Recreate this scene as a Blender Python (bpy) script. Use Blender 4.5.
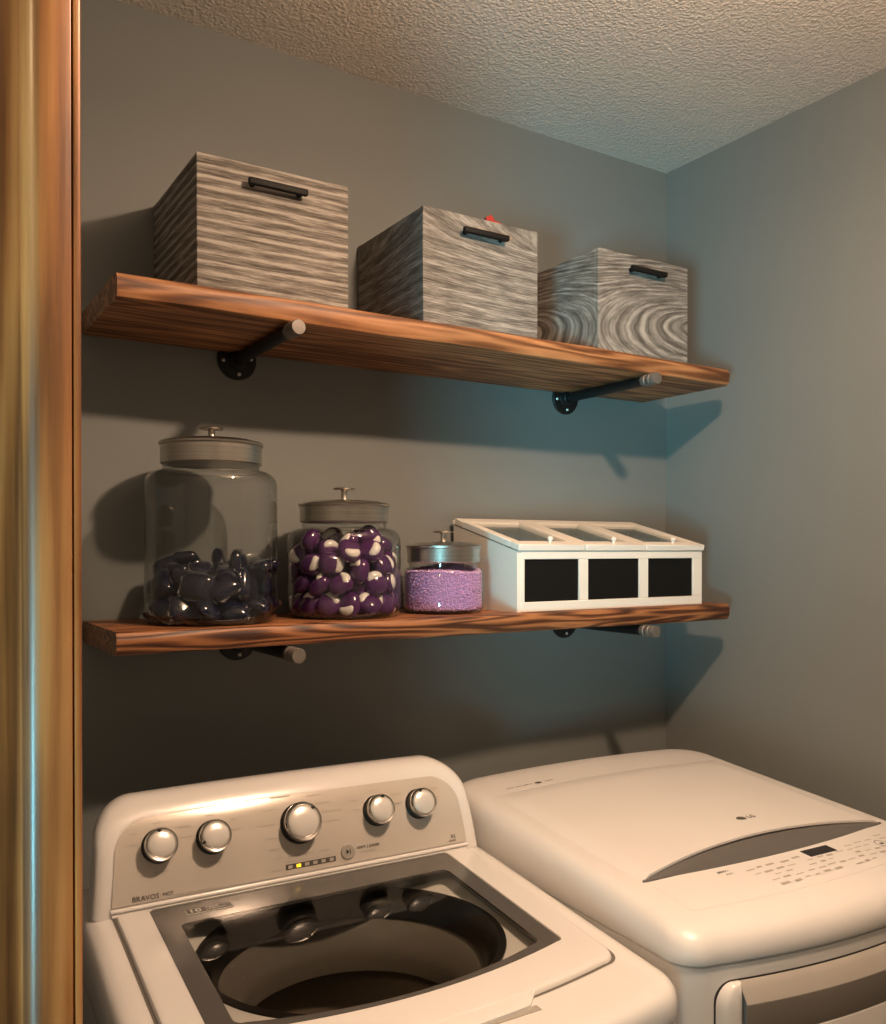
import bpy, bmesh, math, random
import numpy as np
from mathutils import Vector, Matrix
PI = math.pi
for o in list(bpy.data.objects): bpy.data.objects.remove(o)
scene = bpy.context.scene
COL = scene.collection

# ------------------------------------------------------------------ camera, world, lights, exposure
cam_d = bpy.data.cameras.new('camera'); cam = bpy.data.objects.new('camera', cam_d); COL.objects.link(cam)
cam.location = (-1.6945, -1.6257, 1.4774)
cam.rotation_euler = (PI/2 - 0.0059, 0, -0.5603)
cam_d.sensor_fit = 'VERTICAL'; cam_d.sensor_height = 36; cam_d.sensor_width = 36
cam_d.lens = 888.267/1024*36
cam_d.shift_y = (555.11 - 512)/1024
cam_d.clip_start = 0.02
scene.camera = cam

world = bpy.data.worlds.new('hallway ambient'); scene.world = world; world.use_nodes = True
bg = world.node_tree.nodes['Background']
bg.inputs[0].default_value = (1.0, 0.78, 0.58, 1); bg.inputs[1].default_value = 0.22

ld = bpy.data.lights.new('ceiling bulb', 'POINT'); ld.energy = 27; ld.color = (1.0, 0.68, 0.455); ld.shadow_soft_size = 0.03
lo = bpy.data.objects.new('ceiling_bulb_light', ld); COL.objects.link(lo); lo.location = (-0.84, -1.11, 2.29)
# the fixture's open diffuser sends most of its light downwards
dd = bpy.data.lights.new('ceiling diffuser', 'AREA'); dd.shape = 'DISK'; dd.size = 0.09; dd.energy = 13.8; dd.color = ld.color
do = bpy.data.objects.new('ceiling_diffuser_light', dd); COL.objects.link(do); do.location = (-0.84, -1.11, 2.285)
# cool daylight coming from the hallway through the doorway
hd = bpy.data.lights.new('hall daylight', 'AREA'); hd.shape = 'RECTANGLE'; hd.size = 0.45; hd.size_y = 0.7
hd.energy = 3.0; hd.color = (0.28, 0.85, 1.0); hd.spread = math.radians(32)
ho = bpy.data.objects.new('hall_daylight', hd); COL.objects.link(ho); ho.location = (-3.0, -2.35, 0.85)
ho.rotation_euler = (Vector((-0.38, 0, 1.90)) - ho.location).to_track_quat('-Z', 'Y').to_euler()

# warm ceiling lamp of the hallway outside the doorway
wd = bpy.data.lights.new('hall ceiling lamp', 'AREA'); wd.shape = 'DISK'; wd.size = 0.30
wd.energy = 15; wd.color = (1.0, 0.68, 0.38)
wo = bpy.data.objects.new('hall_ceiling_lamp', wd); COL.objects.link(wo); wo.location = (-2.35, -1.75, 2.40)
scene.view_settings.view_transform = 'Standard'; scene.view_settings.look = 'None'
scene.view_settings.exposure = 0.0; scene.view_settings.gamma = 1.0
scene.view_settings.use_curve_mapping = False

# ------------------------------------------------------------------ helpers
def link_mesh(name, me, mat, parent=None, loc=None):
    o = bpy.data.objects.new(name, me); COL.objects.link(o)
    if mat is not None and len(me.materials) == 0: me.materials.append(mat)
    if parent is not None: o.parent = parent
    if loc is not None: o.location = loc
    return o
def mk(name, verts, faces, mat, parent=None, smooth=None, loc=None):
    me = bpy.data.meshes.new(name); me.from_pydata([tuple(v) for v in verts], [], [tuple(f) for f in faces]); me.update()
    bm = bmesh.new(); bm.from_mesh(me); bmesh.ops.recalc_face_normals(bm, faces=bm.faces); bm.to_mesh(me); bm.free()
    if smooth is not None:
        me.polygons.foreach_set('use_smooth', [True]*len(me.polygons)); me.set_sharp_from_angle(angle=math.radians(smooth))
    return link_mesh(name, me, mat, parent, loc)
def from_bm(name, bm, mat, parent=None, smooth=None, loc=None):
    me = bpy.data.meshes.new(name); bmesh.ops.recalc_face_normals(bm, faces=bm.faces); bm.to_mesh(me); bm.free()
    if smooth is not None:
        me.polygons.foreach_set('use_smooth', [True]*len(me.polygons)); me.set_sharp_from_angle(angle=math.radians(smooth))
    return link_mesh(name, me, mat, parent, loc)
def bm_box(bm, a, b, bev=0, seg=2):
    r = bmesh.ops.create_cube(bm, size=1)
    vs = r['verts']
    for v in vs: v.co = Vector([(a[i]+b[i])/2 + v.co[i]*(b[i]-a[i]) for i in range(3)])
    if bev > 0:
        es = list({e for v in vs for e in v.link_edges})
        bmesh.ops.bevel(bm, geom=es, offset=bev, segments=seg, profile=.6, affect='EDGES')
def box(name, a, b, mat, parent=None, bev=0.0, seg=2, loc=None):
    bm = bmesh.new(); bm_box(bm, a, b, bev, seg)
    return from_bm(name, bm, mat, parent, 40 if bev else None, loc)
def lathe_data(prof, n=48, axis='z', closed=False, caps=True):
    V, F = [], []
    for (r, h) in prof:
        for i in range(n):
            a = 2*PI*i/n
            c, s = r*math.cos(a), r*math.sin(a)
            V.append((c, s, h) if axis == 'z' else ((c, -h, s) if axis == 'y' else (h, c, s)))
    m = len(prof)
    for k in range(m-1 if not closed else m):
        k2 = (k+1) % m
        for i in range(n):
            j = (i+1) % n
            F.append((k*n+i, k*n+j, k2*n+j, k2*n+i))
    if not closed and caps:
        if prof[0][0] > 1e-6: F.append(tuple(range(n))[::-1])
        if prof[-1][0] > 1e-6: F.append(tuple((m-1)*n+i for i in range(n)))
    return V, F
def lathe(name, prof, mat, parent=None, n=48, axis='z', smooth=35, loc=None, closed=False, caps=True):
    V, F = lathe_data(prof, n, axis, closed, caps)
    o = mk(name, V, F, mat, parent, smooth, loc)
    return o
def rings(name, R, mat, parent=None, cap0=False, cap1=False, smooth=40):
    n = len(R[0]); V = [p for r in R for p in r]; F = []
    for k in range(len(R)-1):
        for i in range(n):
            j = (i+1) % n
            F.append((k*n+i, k*n+j, (k+1)*n+j, (k+1)*n+i))
    if cap0: F.append(tuple(range(n))[::-1])
    if cap1: F.append(tuple((len(R)-1)*n+i for i in range(n)))
    return mk(name, V, F, mat, parent, smooth)
def grid(name, fn, us, vs, mat, parent=None, skirt=0.0, smooth=40):
    """surface fn(u,v)->(x,y,z), with an optional skirt dropping along its border"""
    nu, nv = len(us), len(vs)
    V = [fn(u, v) for v in vs for u in us]; F = []
    for b in range(nv-1):
        for a in range(nu-1):
            F.append((b*nu+a, b*nu+a+1, (b+1)*nu+a+1, (b+1)*nu+a))
    if skirt:
        loop = [a for a in range(nu)] + [b*nu+nu-1 for b in range(1, nv)] + [(nv-1)*nu+a for a in range(nu-2, -1, -1)] + [b*nu for b in range(nv-2, 0, -1)]
        base = len(V)
        for i in loop: V.append((V[i][0], V[i][1], V[i][2]-skirt))
        L = len(loop)
        for i in range(L):
            j = (i+1) % L
            F.append((loop[i], base+i, base+j, loop[j]))
    return mk(name, V, F, mat, parent, smooth)
def lin(a, b, n): return [a+(b-a)*i/(n-1) for i in range(n)]
def empty(name, loc=(0, 0, 0), rz=0):
    o = bpy.data.objects.new(name, None); COL.objects.link(o); o.location = loc; o.rotation_euler = (0, 0, rz)
    o.empty_display_size = .05
    return o
def tag(o, label, cat, group=None):
    o['label'] = label; o['category'] = cat
    if group: o['group'] = group
    return o
def struct(o): o['kind'] = 'structure'; return o
def text(name, s, size, mat, parent, M, thick=0.0002, align='LEFT', wide=1.0):
    cu = bpy.data.curves.new(name, 'FONT'); cu.body = s; cu.size = size; cu.extrude = thick; cu.align_x = align; cu.align_y = 'CENTER'
    cu.resolution_u = 2
    t = bpy.data.objects.new(name+'_tmp', cu); COL.objects.link(t)
    dg = bpy.context.evaluated_depsgraph_get(); dg.update()
    me = bpy.data.meshes.new_from_object(t.evaluated_get(dg)); me.name = name
    bpy.data.objects.remove(t); bpy.data.curves.remove(cu)
    me.transform(Matrix.Diagonal((wide, 1, 1, 1))); me.transform(M)
    me.materials.clear()
    return link_mesh(name, me, mat, parent)

# ------------------------------------------------------------------ materials
def new_mat(name):
    m = bpy.data.materials.new(name); m.use_nodes = True
    nt = m.node_tree; b = nt.nodes['Principled BSDF']
    return m, nt, b
def N(nt, t, **kw):
    n = nt.nodes.new(t)
    for k, v in kw.items():
        if k in ('operation', 'blend_type', 'data_type', 'noise_dimensions', 'wave_type', 'bands_direction', 'rings_direction', 'feature', 'vector_type'): setattr(n, k, v)
        else: n.inputs[k.replace('_', ' ')].default_value = v
    return n
def ramp(nt, stops):
    r = nt.nodes.new('ShaderNodeValToRGB'); e = r.color_ramp.elements
    while len(e) < len(stops): e.new(.5)
    for i, (p, c) in enumerate(stops):
        e[i].position = p; e[i].color = (c[0], c[1], c[2], 1)
    return r
def plain(name, col, rough=.5, metal=0, coat=0, spec=None, vary=.04, vscale=6, bump=0, bscale=80, emit=None):
    m, nt, b = new_mat(name); L = nt.links
    tc = N(nt, 'ShaderNodeTexCoord'); no = N(nt, 'ShaderNodeTexNoise', Scale=vscale, Detail=4.0)
    L.new(tc.outputs['Object'], no.inputs['Vector'])
    r = ramp(nt, [(.3, [c*(1-vary) for c in col]), (.7, [min(1, c*(1+vary)) for c in col])])
    L.new(no.outputs['Fac'], r.inputs[0]); L.new(r.outputs[0], b.inputs['Base Color'])
    b.inputs['Roughness'].default_value = rough; b.inputs['Metallic'].default_value = metal
    if coat: b.inputs['Coat Weight'].default_value = coat; b.inputs['Coat Roughness'].default_value = .12
    if spec is not None: b.inputs['Specular IOR Level'].default_value = spec
    if bump:
        n2 = N(nt, 'ShaderNodeTexNoise', Scale=bscale, Detail=5.0); L.new(tc.outputs['Object'], n2.inputs['Vector'])
        bp = N(nt, 'ShaderNodeBump', Strength=bump, Distance=.002); L.new(n2.outputs['Fac'], bp.inputs['Height']); L.new(bp.outputs[0], b.inputs['Normal'])
    if emit: b.inputs['Emission Color'].default_value = (*emit[0], 1); b.inputs['Emission Strength'].default_value = emit[1]
    return m
def wood(name, dark, mid, light, grain='x', fine=55, stretch=18, rough=.45, bump=.25, coat=0, seed=0.0, rings_=0.55, dist=.0025, dens=34):
    m, nt, b = new_mat(name); L = nt.links
    tc = N(nt, 'ShaderNodeTexCoord'); mp = N(nt, 'ShaderNodeMapping')
    sc = {'x': (1/stretch, 1, 1), 'y': (1, 1/stretch, 1), 'z': (1, 1, 1/stretch)}[grain]
    mp.inputs['Scale'].default_value = sc; mp.inputs['Location'].default_value = (seed, seed*1.7, seed*.6)
    L.new(tc.outputs['Object'], mp.inputs['Vector'])
    n1 = N(nt, 'ShaderNodeTexNoise', Scale=fine*.35, Detail=2.0, Distortion=.15); L.new(mp.outputs[0], n1.inputs['Vector'])
    # growth rings: sine of a stretched noise
    mu = N(nt, 'ShaderNodeMath', operation='MULTIPLY'); mu.inputs[1].default_value = dens; L.new(n1.outputs['Fac'], mu.inputs[0])
    si = N(nt, 'ShaderNodeMath', operation='SINE'); L.new(mu.outputs[0], si.inputs[0])
    mr = N(nt, 'ShaderNodeMapRange'); mr.inputs[1].default_value = -1; L.new(si.outputs[0], mr.inputs[0])
    n2 = N(nt, 'ShaderNodeTexNoise', Scale=fine*4, Detail=4.0, Roughness=.65); L.new(mp.outputs[0], n2.inputs['Vector'])
    mx = N(nt, 'ShaderNodeMix', data_type='FLOAT'); mx.inputs[0].default_value = 1-rings_
    L.new(mr.outputs[0], mx.inputs[2]); L.new(n2.outputs['Fac'], mx.inputs[3])
    r = ramp(nt, [(.15, dark), (.5, mid), (.85, light)]); L.new(mx.outputs[0], r.inputs[0])
    n3 = N(nt, 'ShaderNodeTexNoise', Scale=5.0, Detail=2.0); L.new(tc.outputs['Object'], n3.inputs['Vector'])
    r3 = ramp(nt, [(.3, (.72, .72, .72)), (.7, (1.12, 1.12, 1.12))]); L.new(n3.outputs['Fac'], r3.inputs[0])
    mc = N(nt, 'ShaderNodeMix', data_type='RGBA', blend_type='MULTIPLY'); mc.inputs[0].default_value = 1
    L.new(r.outputs[0], mc.inputs[6]); L.new(r3.outputs[0], mc.inputs[7]); L.new(mc.outputs[2], b.inputs['Base Color'])
    b.inputs['Roughness'].default_value = rough
    if coat: b.inputs['Coat Weight'].default_value = coat; b.inputs['Coat Roughness'].default_value = .18
    bp = N(nt, 'ShaderNodeBump', Strength=bump, Distance=dist); L.new(mx.outputs[0], bp.inputs['Height']); L.new(bp.outputs[0], b.inputs['Normal'])
    return m
def weathered(name, cx, cz, ex, amount, seed, freq=170.0, ringamp=.14, wav=.012, sgn=1.0):
    """white-washed, brushed grey wood: straight ridges bent into cathedral rings about (cx, cz)"""
    m, nt, b = new_mat(name); L = nt.links
    tc = N(nt, 'ShaderNodeTexCoord'); sp = N(nt, 'ShaderNodeSeparateXYZ'); L.new(tc.outputs['Object'], sp.inputs[0])
    def M(op, a, c=None):
        n = N(nt, 'ShaderNodeMath', operation=op)
        for i, v in enumerate((a, c)):
            if v is None: continue
            if isinstance(v, (int, float)): n.inputs[i].default_value = v
            else: L.new(v, n.inputs[i])
        return n.outputs[0]
    x = M('ADD', sp.outputs[0], M('MULTIPLY', sp.outputs[1], 1.0)); z = sp.outputs[2]
    dx = M('MULTIPLY', M('SUBTRACT', x, cx), 1/ex); dz = M('SUBTRACT', z, cz)
    rad = M('SQRT', M('ADD', M('MULTIPLY', dx, dx), M('MULTIPLY', dz, dz)))
    mp = N(nt, 'ShaderNodeMapping'); mp.inputs['Scale'].default_value = (3, 3, 9); mp.inputs['Location'].default_value = (seed, seed, seed)
    L.new(tc.outputs['Object'], mp.inputs['Vector'])
    n1 = N(nt, 'ShaderNodeTexNoise', Scale=1.6, Detail=2.0); L.new(mp.outputs[0], n1.inputs['Vector'])
    base = M('ADD', M('MULTIPLY', z, (1-amount)*sgn), M('MULTIPLY', rad, amount))
    # the grain coordinate follows the rings, so the fine fibres bend with them
    cb = N(nt, 'ShaderNodeCombineXYZ'); L.new(M('MULTIPLY', x, 16.0), cb.inputs[0])
    gz = M('ADD', base, M('MULTIPLY', n1.outputs['Fac'], wav)); L.new(M('MULTIPLY', gz, 330.0), cb.inputs[2]); cb.inputs[1].default_value = seed
    n2 = N(nt, 'ShaderNodeTexNoise', Scale=1.0, Detail=5.0, Roughness=.72); L.new(cb.outputs[0], n2.inputs['Vector'])
    ph = M('MULTIPLY', gz, freq)
    s = M('POWER', M('ABSOLUTE', M('SINE', ph)), 5.0)
    n3 = N(nt, 'ShaderNodeTexNoise', Scale=9.0, Detail=4.0); L.new(mp.outputs[0], n3.inputs['Vector'])
    f = M('ADD', M('MULTIPLY', s, ringamp), M('ADD', M('MULTIPLY', n2.outputs['Fac'], 1.15), M('MULTIPLY', n3.outputs['Fac'], .12)))
    r = ramp(nt, [(.36, (.045, .040, .035)), (.55, (.11, .10, .09)), (.70, (.205, .19, .172)), (.90, (.40, .38, .35))]); L.new(f, r.inputs[0])
    L.new(r.outputs[0], b.inputs['Base Color']); b.inputs['Roughness'].default_value = .85; b.inputs['Specular IOR Level'].default_value = .2
    bp = N(nt, 'ShaderNodeBump', Strength=.7, Distance=.003); L.new(f, bp.inputs['Height']); L.new(bp.outputs[0], b.inputs['Normal'])
    return m
def brushed(name, col, rough=.32):
    m, nt, b = new_mat(name); L = nt.links
    tc = N(nt, 'ShaderNodeTexCoord'); mp = N(nt, 'ShaderNodeMapping'); mp.inputs['Scale'].default_value = (6, 6, 500)
    L.new(tc.outputs['Object'], mp.inputs['Vector'])
    n = N(nt, 'ShaderNodeTexNoise', Scale=1.0, Detail=3.0); L.new(mp.outputs[0], n.inputs['Vector'])
    r = ramp(nt, [(.3, [c*.85 for c in col]), (.7, [min(1, c*1.1) for c in col])]); L.new(n.outputs['Fac'], r.inputs[0])
    L.new(r.outputs[0], b.inputs['Base Color']); b.inputs['Metallic'].default_value = 1; b.inputs['Roughness'].default_value = rough
    b.inputs['Anisotropic'].default_value = .4
    bp = N(nt, 'ShaderNodeBump', Strength=.05, Distance=.001); L.new(n.outputs['Fac'], bp.inputs['Height']); L.new(bp.outputs[0], b.inputs['Normal'])
    return m
def thin_glass(name, tint=(.90, .915, .905), edge=(.45, .47, .45), f0=.07, rough=.015, epow=2.6, graze=None):
    """thin walled clear glass: Schlick reflection over a tinted transparent sheet"""
    m = bpy.data.materials.new(name); m.use_nodes = True; nt = m.node_tree; L = nt.links; nt.nodes.remove(nt.nodes['Principled BSDF'])
    ge = N(nt, 'ShaderNodeNewGeometry'); dt = N(nt, 'ShaderNodeVectorMath', operation='DOT_PRODUCT')
    L.new(ge.outputs['Normal'], dt.inputs[0]); L.new(ge.outputs['Incoming'], dt.inputs[1])
    ab = N(nt, 'ShaderNodeMath', operation='ABSOLUTE'); L.new(dt.outputs['Value'], ab.inputs[0])
    om = N(nt, 'ShaderNodeMath', operation='SUBTRACT'); om.inputs[0].default_value = 1; L.new(ab.outputs[0], om.inputs[1])
    p5 = N(nt, 'ShaderNodeMath', operation='POWER'); p5.inputs[1].default_value = 5; L.new(om.outputs[0], p5.inputs[0])
    sc = N(nt, 'ShaderNodeMath', operation='MULTIPLY_ADD'); sc.inputs[1].default_value = (1-f0) if graze is None else graze; sc.inputs[2].default_value = f0; L.new(p5.outputs[0], sc.inputs[0])
    pe = N(nt, 'ShaderNodeMath', operation='POWER'); pe.inputs[1].default_value = epow; L.new(om.outputs[0], pe.inputs[0])
    mc = N(nt, 'ShaderNodeMix', data_type='RGBA'); mc.inputs[6].default_value = (*tint, 1); mc.inputs[7].default_value = (*edge, 1); L.new(pe.outputs[0], mc.inputs[0])
    tr = N(nt, 'ShaderNodeBsdfTransparent'); L.new(mc.outputs[2], tr.inputs[0])
    gl = N(nt, 'ShaderNodeBsdfGlossy', Roughness=rough); gl.inputs[0].default_value = (1, 1, 1, 1)
    mx = N(nt, 'ShaderNodeMixShader'); L.new(sc.outputs[0], mx.inputs[0]); L.new(tr.outputs[0], mx.inputs[1]); L.new(gl.outputs[0], mx.inputs[2])
    L.new(mx.outputs[0], nt.nodes['Material Output'].inputs[0])
    return m

def wall_material(name, col):
    m, nt, b = new_mat(name); L = nt.links
    tc = N(nt, 'ShaderNodeTexCoord'); n = N(nt, 'ShaderNodeTexNoise', Scale=1.5, Detail=3.0); L.new(tc.outputs['Object'], n.inputs['Vector'])
    r = ramp(nt, [(.3, [c*.96 for c in col]), (.7, [c*1.04 for c in col])]); L.new(n.outputs['Fac'], r.inputs[0]); L.new(r.outputs[0], b.inputs['Base Color'])
    b.inputs['Roughness'].default_value = .62; b.inputs['Specular IOR Level'].default_value = .35
    n2 = N(nt, 'ShaderNodeTexNoise', Scale=150.0, Detail=3.0); L.new(tc.outputs['Object'], n2.inputs['Vector'])
    bp = N(nt, 'ShaderNodeBump', Strength=.12, Distance=.001); L.new(n2.outputs['Fac'], bp.inputs['Height']); L.new(bp.outputs[0], b.inputs['Normal'])
    return m
def ceiling_material(name, col):
    m, nt, b = new_mat(name); L = nt.links
    tc = N(nt, 'ShaderNodeTexCoord')
    n = N(nt, 'ShaderNodeTexNoise', Scale=120.0, Detail=5.0, Roughness=.6, Distortion=.8); L.new(tc.outputs['Object'], n.inputs['Vector'])
    v = N(nt, 'ShaderNodeTexVoronoi', Scale=150.0); L.new(tc.outputs['Object'], v.inputs['Vector'])
    a = N(nt, 'ShaderNodeMath', operation='SUBTRACT'); L.new(n.outputs['Fac'], a.inputs[0]); L.new(v.outputs['Distance'], a.inputs[1])
    mr = N(nt, 'ShaderNodeMapRange'); mr.inputs[1].default_value = -.25; mr.inputs[2].default_value = .45; L.new(a.outputs[0], mr.inputs[0])
    r = ramp(nt, [(0, [c*.9 for c in col]), (1, col)]); L.new(mr.outputs[0], r.inputs[0]); L.new(r.outputs[0], b.inputs['Base Color'])
    b.inputs['Roughness'].default_value = .9; b.inputs['Specular IOR Level'].default_value = .1
    bp = N(nt, 'ShaderNodeBump', Strength=.55, Distance=.004); L.new(mr.outputs[0], bp.inputs['Height']); L.new(bp.outputs[0], b.inputs['Normal'])
    return m

M_WALL = wall_material('grey blue wall paint', (.190, .204, .200))
M_CEIL = ceiling_material('knockdown ceiling', (.84, .78, .72))
M_FLOOR = wood('vinyl plank floor', (.12, .085, .055), (.2, .145, .1), (.28, .2, .14), 'y', 20, 12, .5, .1)
M_OAK = wood('varnished oak', (.13, .038, .010), (.34, .115, .030), (.50, .20, .062), 'z', 60, 26, .42, .12, coat=.15)
M_SHELF1 = wood('stained pine upper', (.075, .026, .009), (.25, .100, .036), (.46, .220, .095), 'x', 60, 16, .5, .25, seed=2.3, rings_=.5, dens=44)
M_SHELF2 = wood('stained pine lower', (.045, .014, .006), (.19, .070, .025), (.36, .150, .058), 'x', 70, 14, .5, .3, seed=5.1, rings_=.66, dens=62)
M_BLACK = plain('black iron pipe', (.012, .012, .013), .42, .3)
M_STEEL = plain('galvanised steel', (.17, .155, .14), .55, .45, bump=.1, bscale=200)
M_SCREW = plain('zinc screw', (.7, .68, .65), .35, .8)
M_HANDLE = plain('matte black handle', (.006, .006, .006), .6, spec=.2)
M_GLASS = thin_glass('jar glass')
M_LID = brushed('brushed nickel', (.56, .53, .48), .30)
M_WBOX = plain('cream white paint', (.80, .77, .71), .5, vary=.03, bump=.05)
M_CHALK = plain('chalkboard black', (.006, .006, .006), .75, spec=.15)
M_BOXGLASS = thin_glass('lid pane glass', (.90, .94, .92), (.5, .54, .52), .09)
M_SLATE = plain('inside white paint', (.62, .62, .58), .6)
M_ENAMEL = plain('white enamel', (.71, .70, .69), .22, coat=.3, vary=.01)
M_ENAMEL2 = plain('white plastic', (.71, .70, .69), .34, vary=.01)
M_PANEL = plain('champagne console panel', (.56, .52, .47), .145, .1, vary=.02)
M_GREYTRIM = plain('dark grey lid border', (.085, .082, .078), .25, coat=.4)
M_LENS = plain('grey plastic scoop', (.115, .112, .108), .45)
M_BAND = plain('dark grey handle band', (.13, .12, .105), .38)
M_SCOOP = plain('mid grey scoop', (.36, .34, .31), .4)
M_CHROME = plain('satin chrome', (.62, .60, .57), .18, 1, vary=.02)
M_KNOBFACE = plain('silver knob face', (.84, .82, .79), .26, .4, vary=.02)
M_DARK = plain('dark plastic', (.015, .014, .013), .35)
M_PRINT = plain('grey print', (.075, .068, .06), .6)
M_PRINT2 = plain('pale grey print', (.40, .375, .34), .6)
M_WPRINT = plain('white print', (.75, .72, .68), .5)
M_LED = plain('yellow indicator', (.9, .55, .02), .4, emit=((1, .62, .03), 1.6))
M_WASHGLASS = thin_glass('tinted lid glass', (.86, .86, .84), (.5, .5, .5), .025, .01, graze=.4)
M_TUBRING = plain('black tub gasket', (.010, .009, .008), .28)
M_TUB = plain('basket steel', (.20, .165, .125), .5, .15)
M_COVER = plain('pale tub cover', (.60, .585, .56), .4)
M_BALANCE = plain('grey balance ring', (.12, .108, .09), .4)
M_DISPLAY = plain('display window', (.012, .006, .006), .15, coat=.6)
M_PURPLE = plain('purple pod gel', (.070, .014, .098), .16, coat=.6, vary=.15, vscale=30)
M_WHITEGEL = plain('white pod gel', (.82, .78, .76), .2, coat=.5)
M_NAVY = plain('navy pod gel', (.005, .007, .026), .16, coat=.8, vary=.2, vscale=30)
M_FILM = thin_glass('pod film', (.80, .82, .90), (.45, .46, .55), .22, .05, 1.6)
M_RED = plain('red ribbon', (.42, .03, .02), .6)
M_BEAD = plain('lilac beads', (.70, .42, .76), .45, vary=.16, vscale=300)

# ------------------------------------------------------------------ room shell
XL = -1.575      # inner face of the left wall (doorway wall)
YF = -2.25       # front wall
H = 2.44
struct(box('wall_back', (XL-.115, 0, 0), (.1, .1, H), M_WALL))
struct(box('wall_right', (0, YF-.1, 0), (.1, 0, H), M_WALL))
struct(box('wall_front', (XL-.115, YF-.1, 0), (0, YF, H), M_WALL))
DY0, DY1, DH = -.935, -1.80, 2.06   # doorway rough opening
bm = bmesh.new()
bm_box(bm, (XL-.115, DY0, 0), (XL, 0, H)); bm_box(bm, (XL-.115, YF, 0), (XL, DY1, H)); bm_box(bm, (XL-.115, DY1, DH), (XL, DY0, H))
struct(from_bm('wall_left', bm, M_WALL))
struct(box('floor', (-3.6, -3.2, -.05), (.1, .1, 0), M_FLOOR))
struct(box('ceiling', (XL-.115, YF-.1, H), (.1, .1, H+.05), M_CEIL))

# door jamb: oak profile seen edge-on at the left of the picture
jam = struct(empty('door_1', (XL-.05, DY0, 0)))
def prof_extrude(name, pts, z0, z1, mat, parent):
    n = len(pts); ox, oy = XL-.05, DY0
    V = [(x-ox, y-oy, z0) for x, y in pts] + [(x-ox, y-oy, z1) for x, y in pts]
    F = [tuple(range(n))[::-1], tuple(range(n, 2*n))] + [(i, (i+1) % n, n+(i+1) % n, n+i) for i in range(n)]
    return mk(name, V, F, mat, parent, 50)
yj = -.95
pts = [(-1.5820, DY0), (-1.5820, yj+.0008), (-1.5828, yj), (-1.603, yj)]
for i in range(7):
    a = PI/2*i/6; pts.append((-1.603-.011*math.sin(a), yj+.011*(1-math.cos(a))))
pts += [(-1.6142, DY0)]
prof_extrude('door_stop', pts, 0, 2.05, M_OAK, jam)
prof_extrude('casing', [(-1.5752, DY0+.03), (-1.5752, yj+.0035), (-1.5765, yj+.002), (-1.5800, yj+.002), (-1.5806, yj+.003), (-1.5806, DY0+.03)], 0, 2.05, M_OAK, jam)
prof_extrude('jamb_board', [(-1.5812, DY0+.012), (-1.5812, yj+.012), (-1.612, yj+.0125), (-1.6150, yj+.0125), (-1.6215, yj+.0115), (-1.6245, yj+.0095), (-1.690, yj+.0095), (-1.690, DY0+.012)], 0, 2.05, M_OAK, jam)

# ------------------------------------------------------------------ shelves
def shelf(name, xl, xr, yf, zb, zt, mat, seed, label):
    rnd = random.Random(seed); n = 60
    ph = [rnd.uniform(0, 6.28) for _ in range(6)]
    def wob(x, k): return math.sin(x*4.1+ph[k])*.55 + math.sin(x*9.7+ph[k+1])*.3 + math.sin(x*21+ph[k+2])*.15
    R = []
    L = xr-xl
    for i in range(n+1):
        x = xl+L*i/n; X = x-(xl+xr)/2
        f = yf + .0045*wob(x, 0); c = .004+.008*abs(wob(x, 3)); zb2 = zb+.0012*wob(x, 1)
        R.append([(X, -.003, zt-zb), (X, f+.009, zt-zb), (X, f+.004, zt-zb-.0025), (X, f+.0005, zt-zb-.009), (X, f, zt-zb-.014),
                  (X, f+.001, zb2-zb+c+.002), (X, f+.004, zb2-zb+c*.35), (X, f+.012, zb2-zb), (X, -.003, 0)])
    o = rings(name, R, mat, None, True, True, 35)
    o.location = ((xl+xr)/2, 0, zb)
    tag(o, label, 'shelf', 'stained wooden wall shelves'); return o
ZU0, ZU1 = 1.8467, 1.8845
ZL0, ZL1 = 1.3195, 1.3555
shelf('wall_shelf', -1.4074, -.0854, -.2768, ZU0, ZU1, M_SHELF1, 3, 'upper stained wooden shelf carrying three grey wood crates')
shelf('wall_shelf', -1.4071, -.0722, -.2649, ZL0, ZL1, M_SHELF2, 8, 'lower stained wooden shelf carrying glass jars and a white box')

# ------------------------------------------------------------------ pipe brackets
def bracket(x, zb, label, rings_n):
    z = zb-.0125
    root = empty('pipe_bracket', (x, 0, z)); tag(root, label, 'bracket', 'black pipe shelf brackets')
    fl = lathe('flange', [(.0001, 0), (.0375, 0), (.0375, .004), (.036, .006), (.020, .007), (.0175, .010), (.0165, .020), (.0155, .021), (.0001, .021)], M_BLACK, root, 40, 'y')
    for a in (PI*.5, PI, 0, -PI*.5):
        aa = a + .12
        s = lathe('screw', [(.0001, .0095), (.0022, .0092), (.0036, .0078), (.0036, .0055), (.0001, .0055)], M_SCREW, fl, 12, 'y')
        s.location = (.027*math.cos(aa), 0, .027*math.sin(aa))
    lathe('pipe', [(.0001, .018), (.0108, .018), (.0108, .262), (.0001, .262)], M_BLACK, root, 28, 'y')
    prof = [(.0001, .258), (.0118, .258)]
    y = .258
    for k in range(rings_n):
        prof += [(.0118, y+.002), (.0128, y+.004), (.0128, y+.011), (.0112, y+.0125)]; y += .0135
    prof += [(.0128, y+.001), (.0128, .296), (.0115, .299), (.0001, .2995)]
    lathe('end_cap', prof, M_STEEL, root, 28, 'y')
bracket(-1.134, ZU0, 'black pipe bracket under the crate with straight ridged grain, upper shelf', 1)
bracket(-.336, ZU0, 'black pipe bracket under the crate beside the room corner, upper shelf', 2)
bracket(-1.134, ZL0, 'black pipe bracket under the two larger jars, lower shelf', 1)
bracket(-.338, ZL0, 'black pipe bracket under the white chalkboard box, lower shelf', 2)

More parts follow.
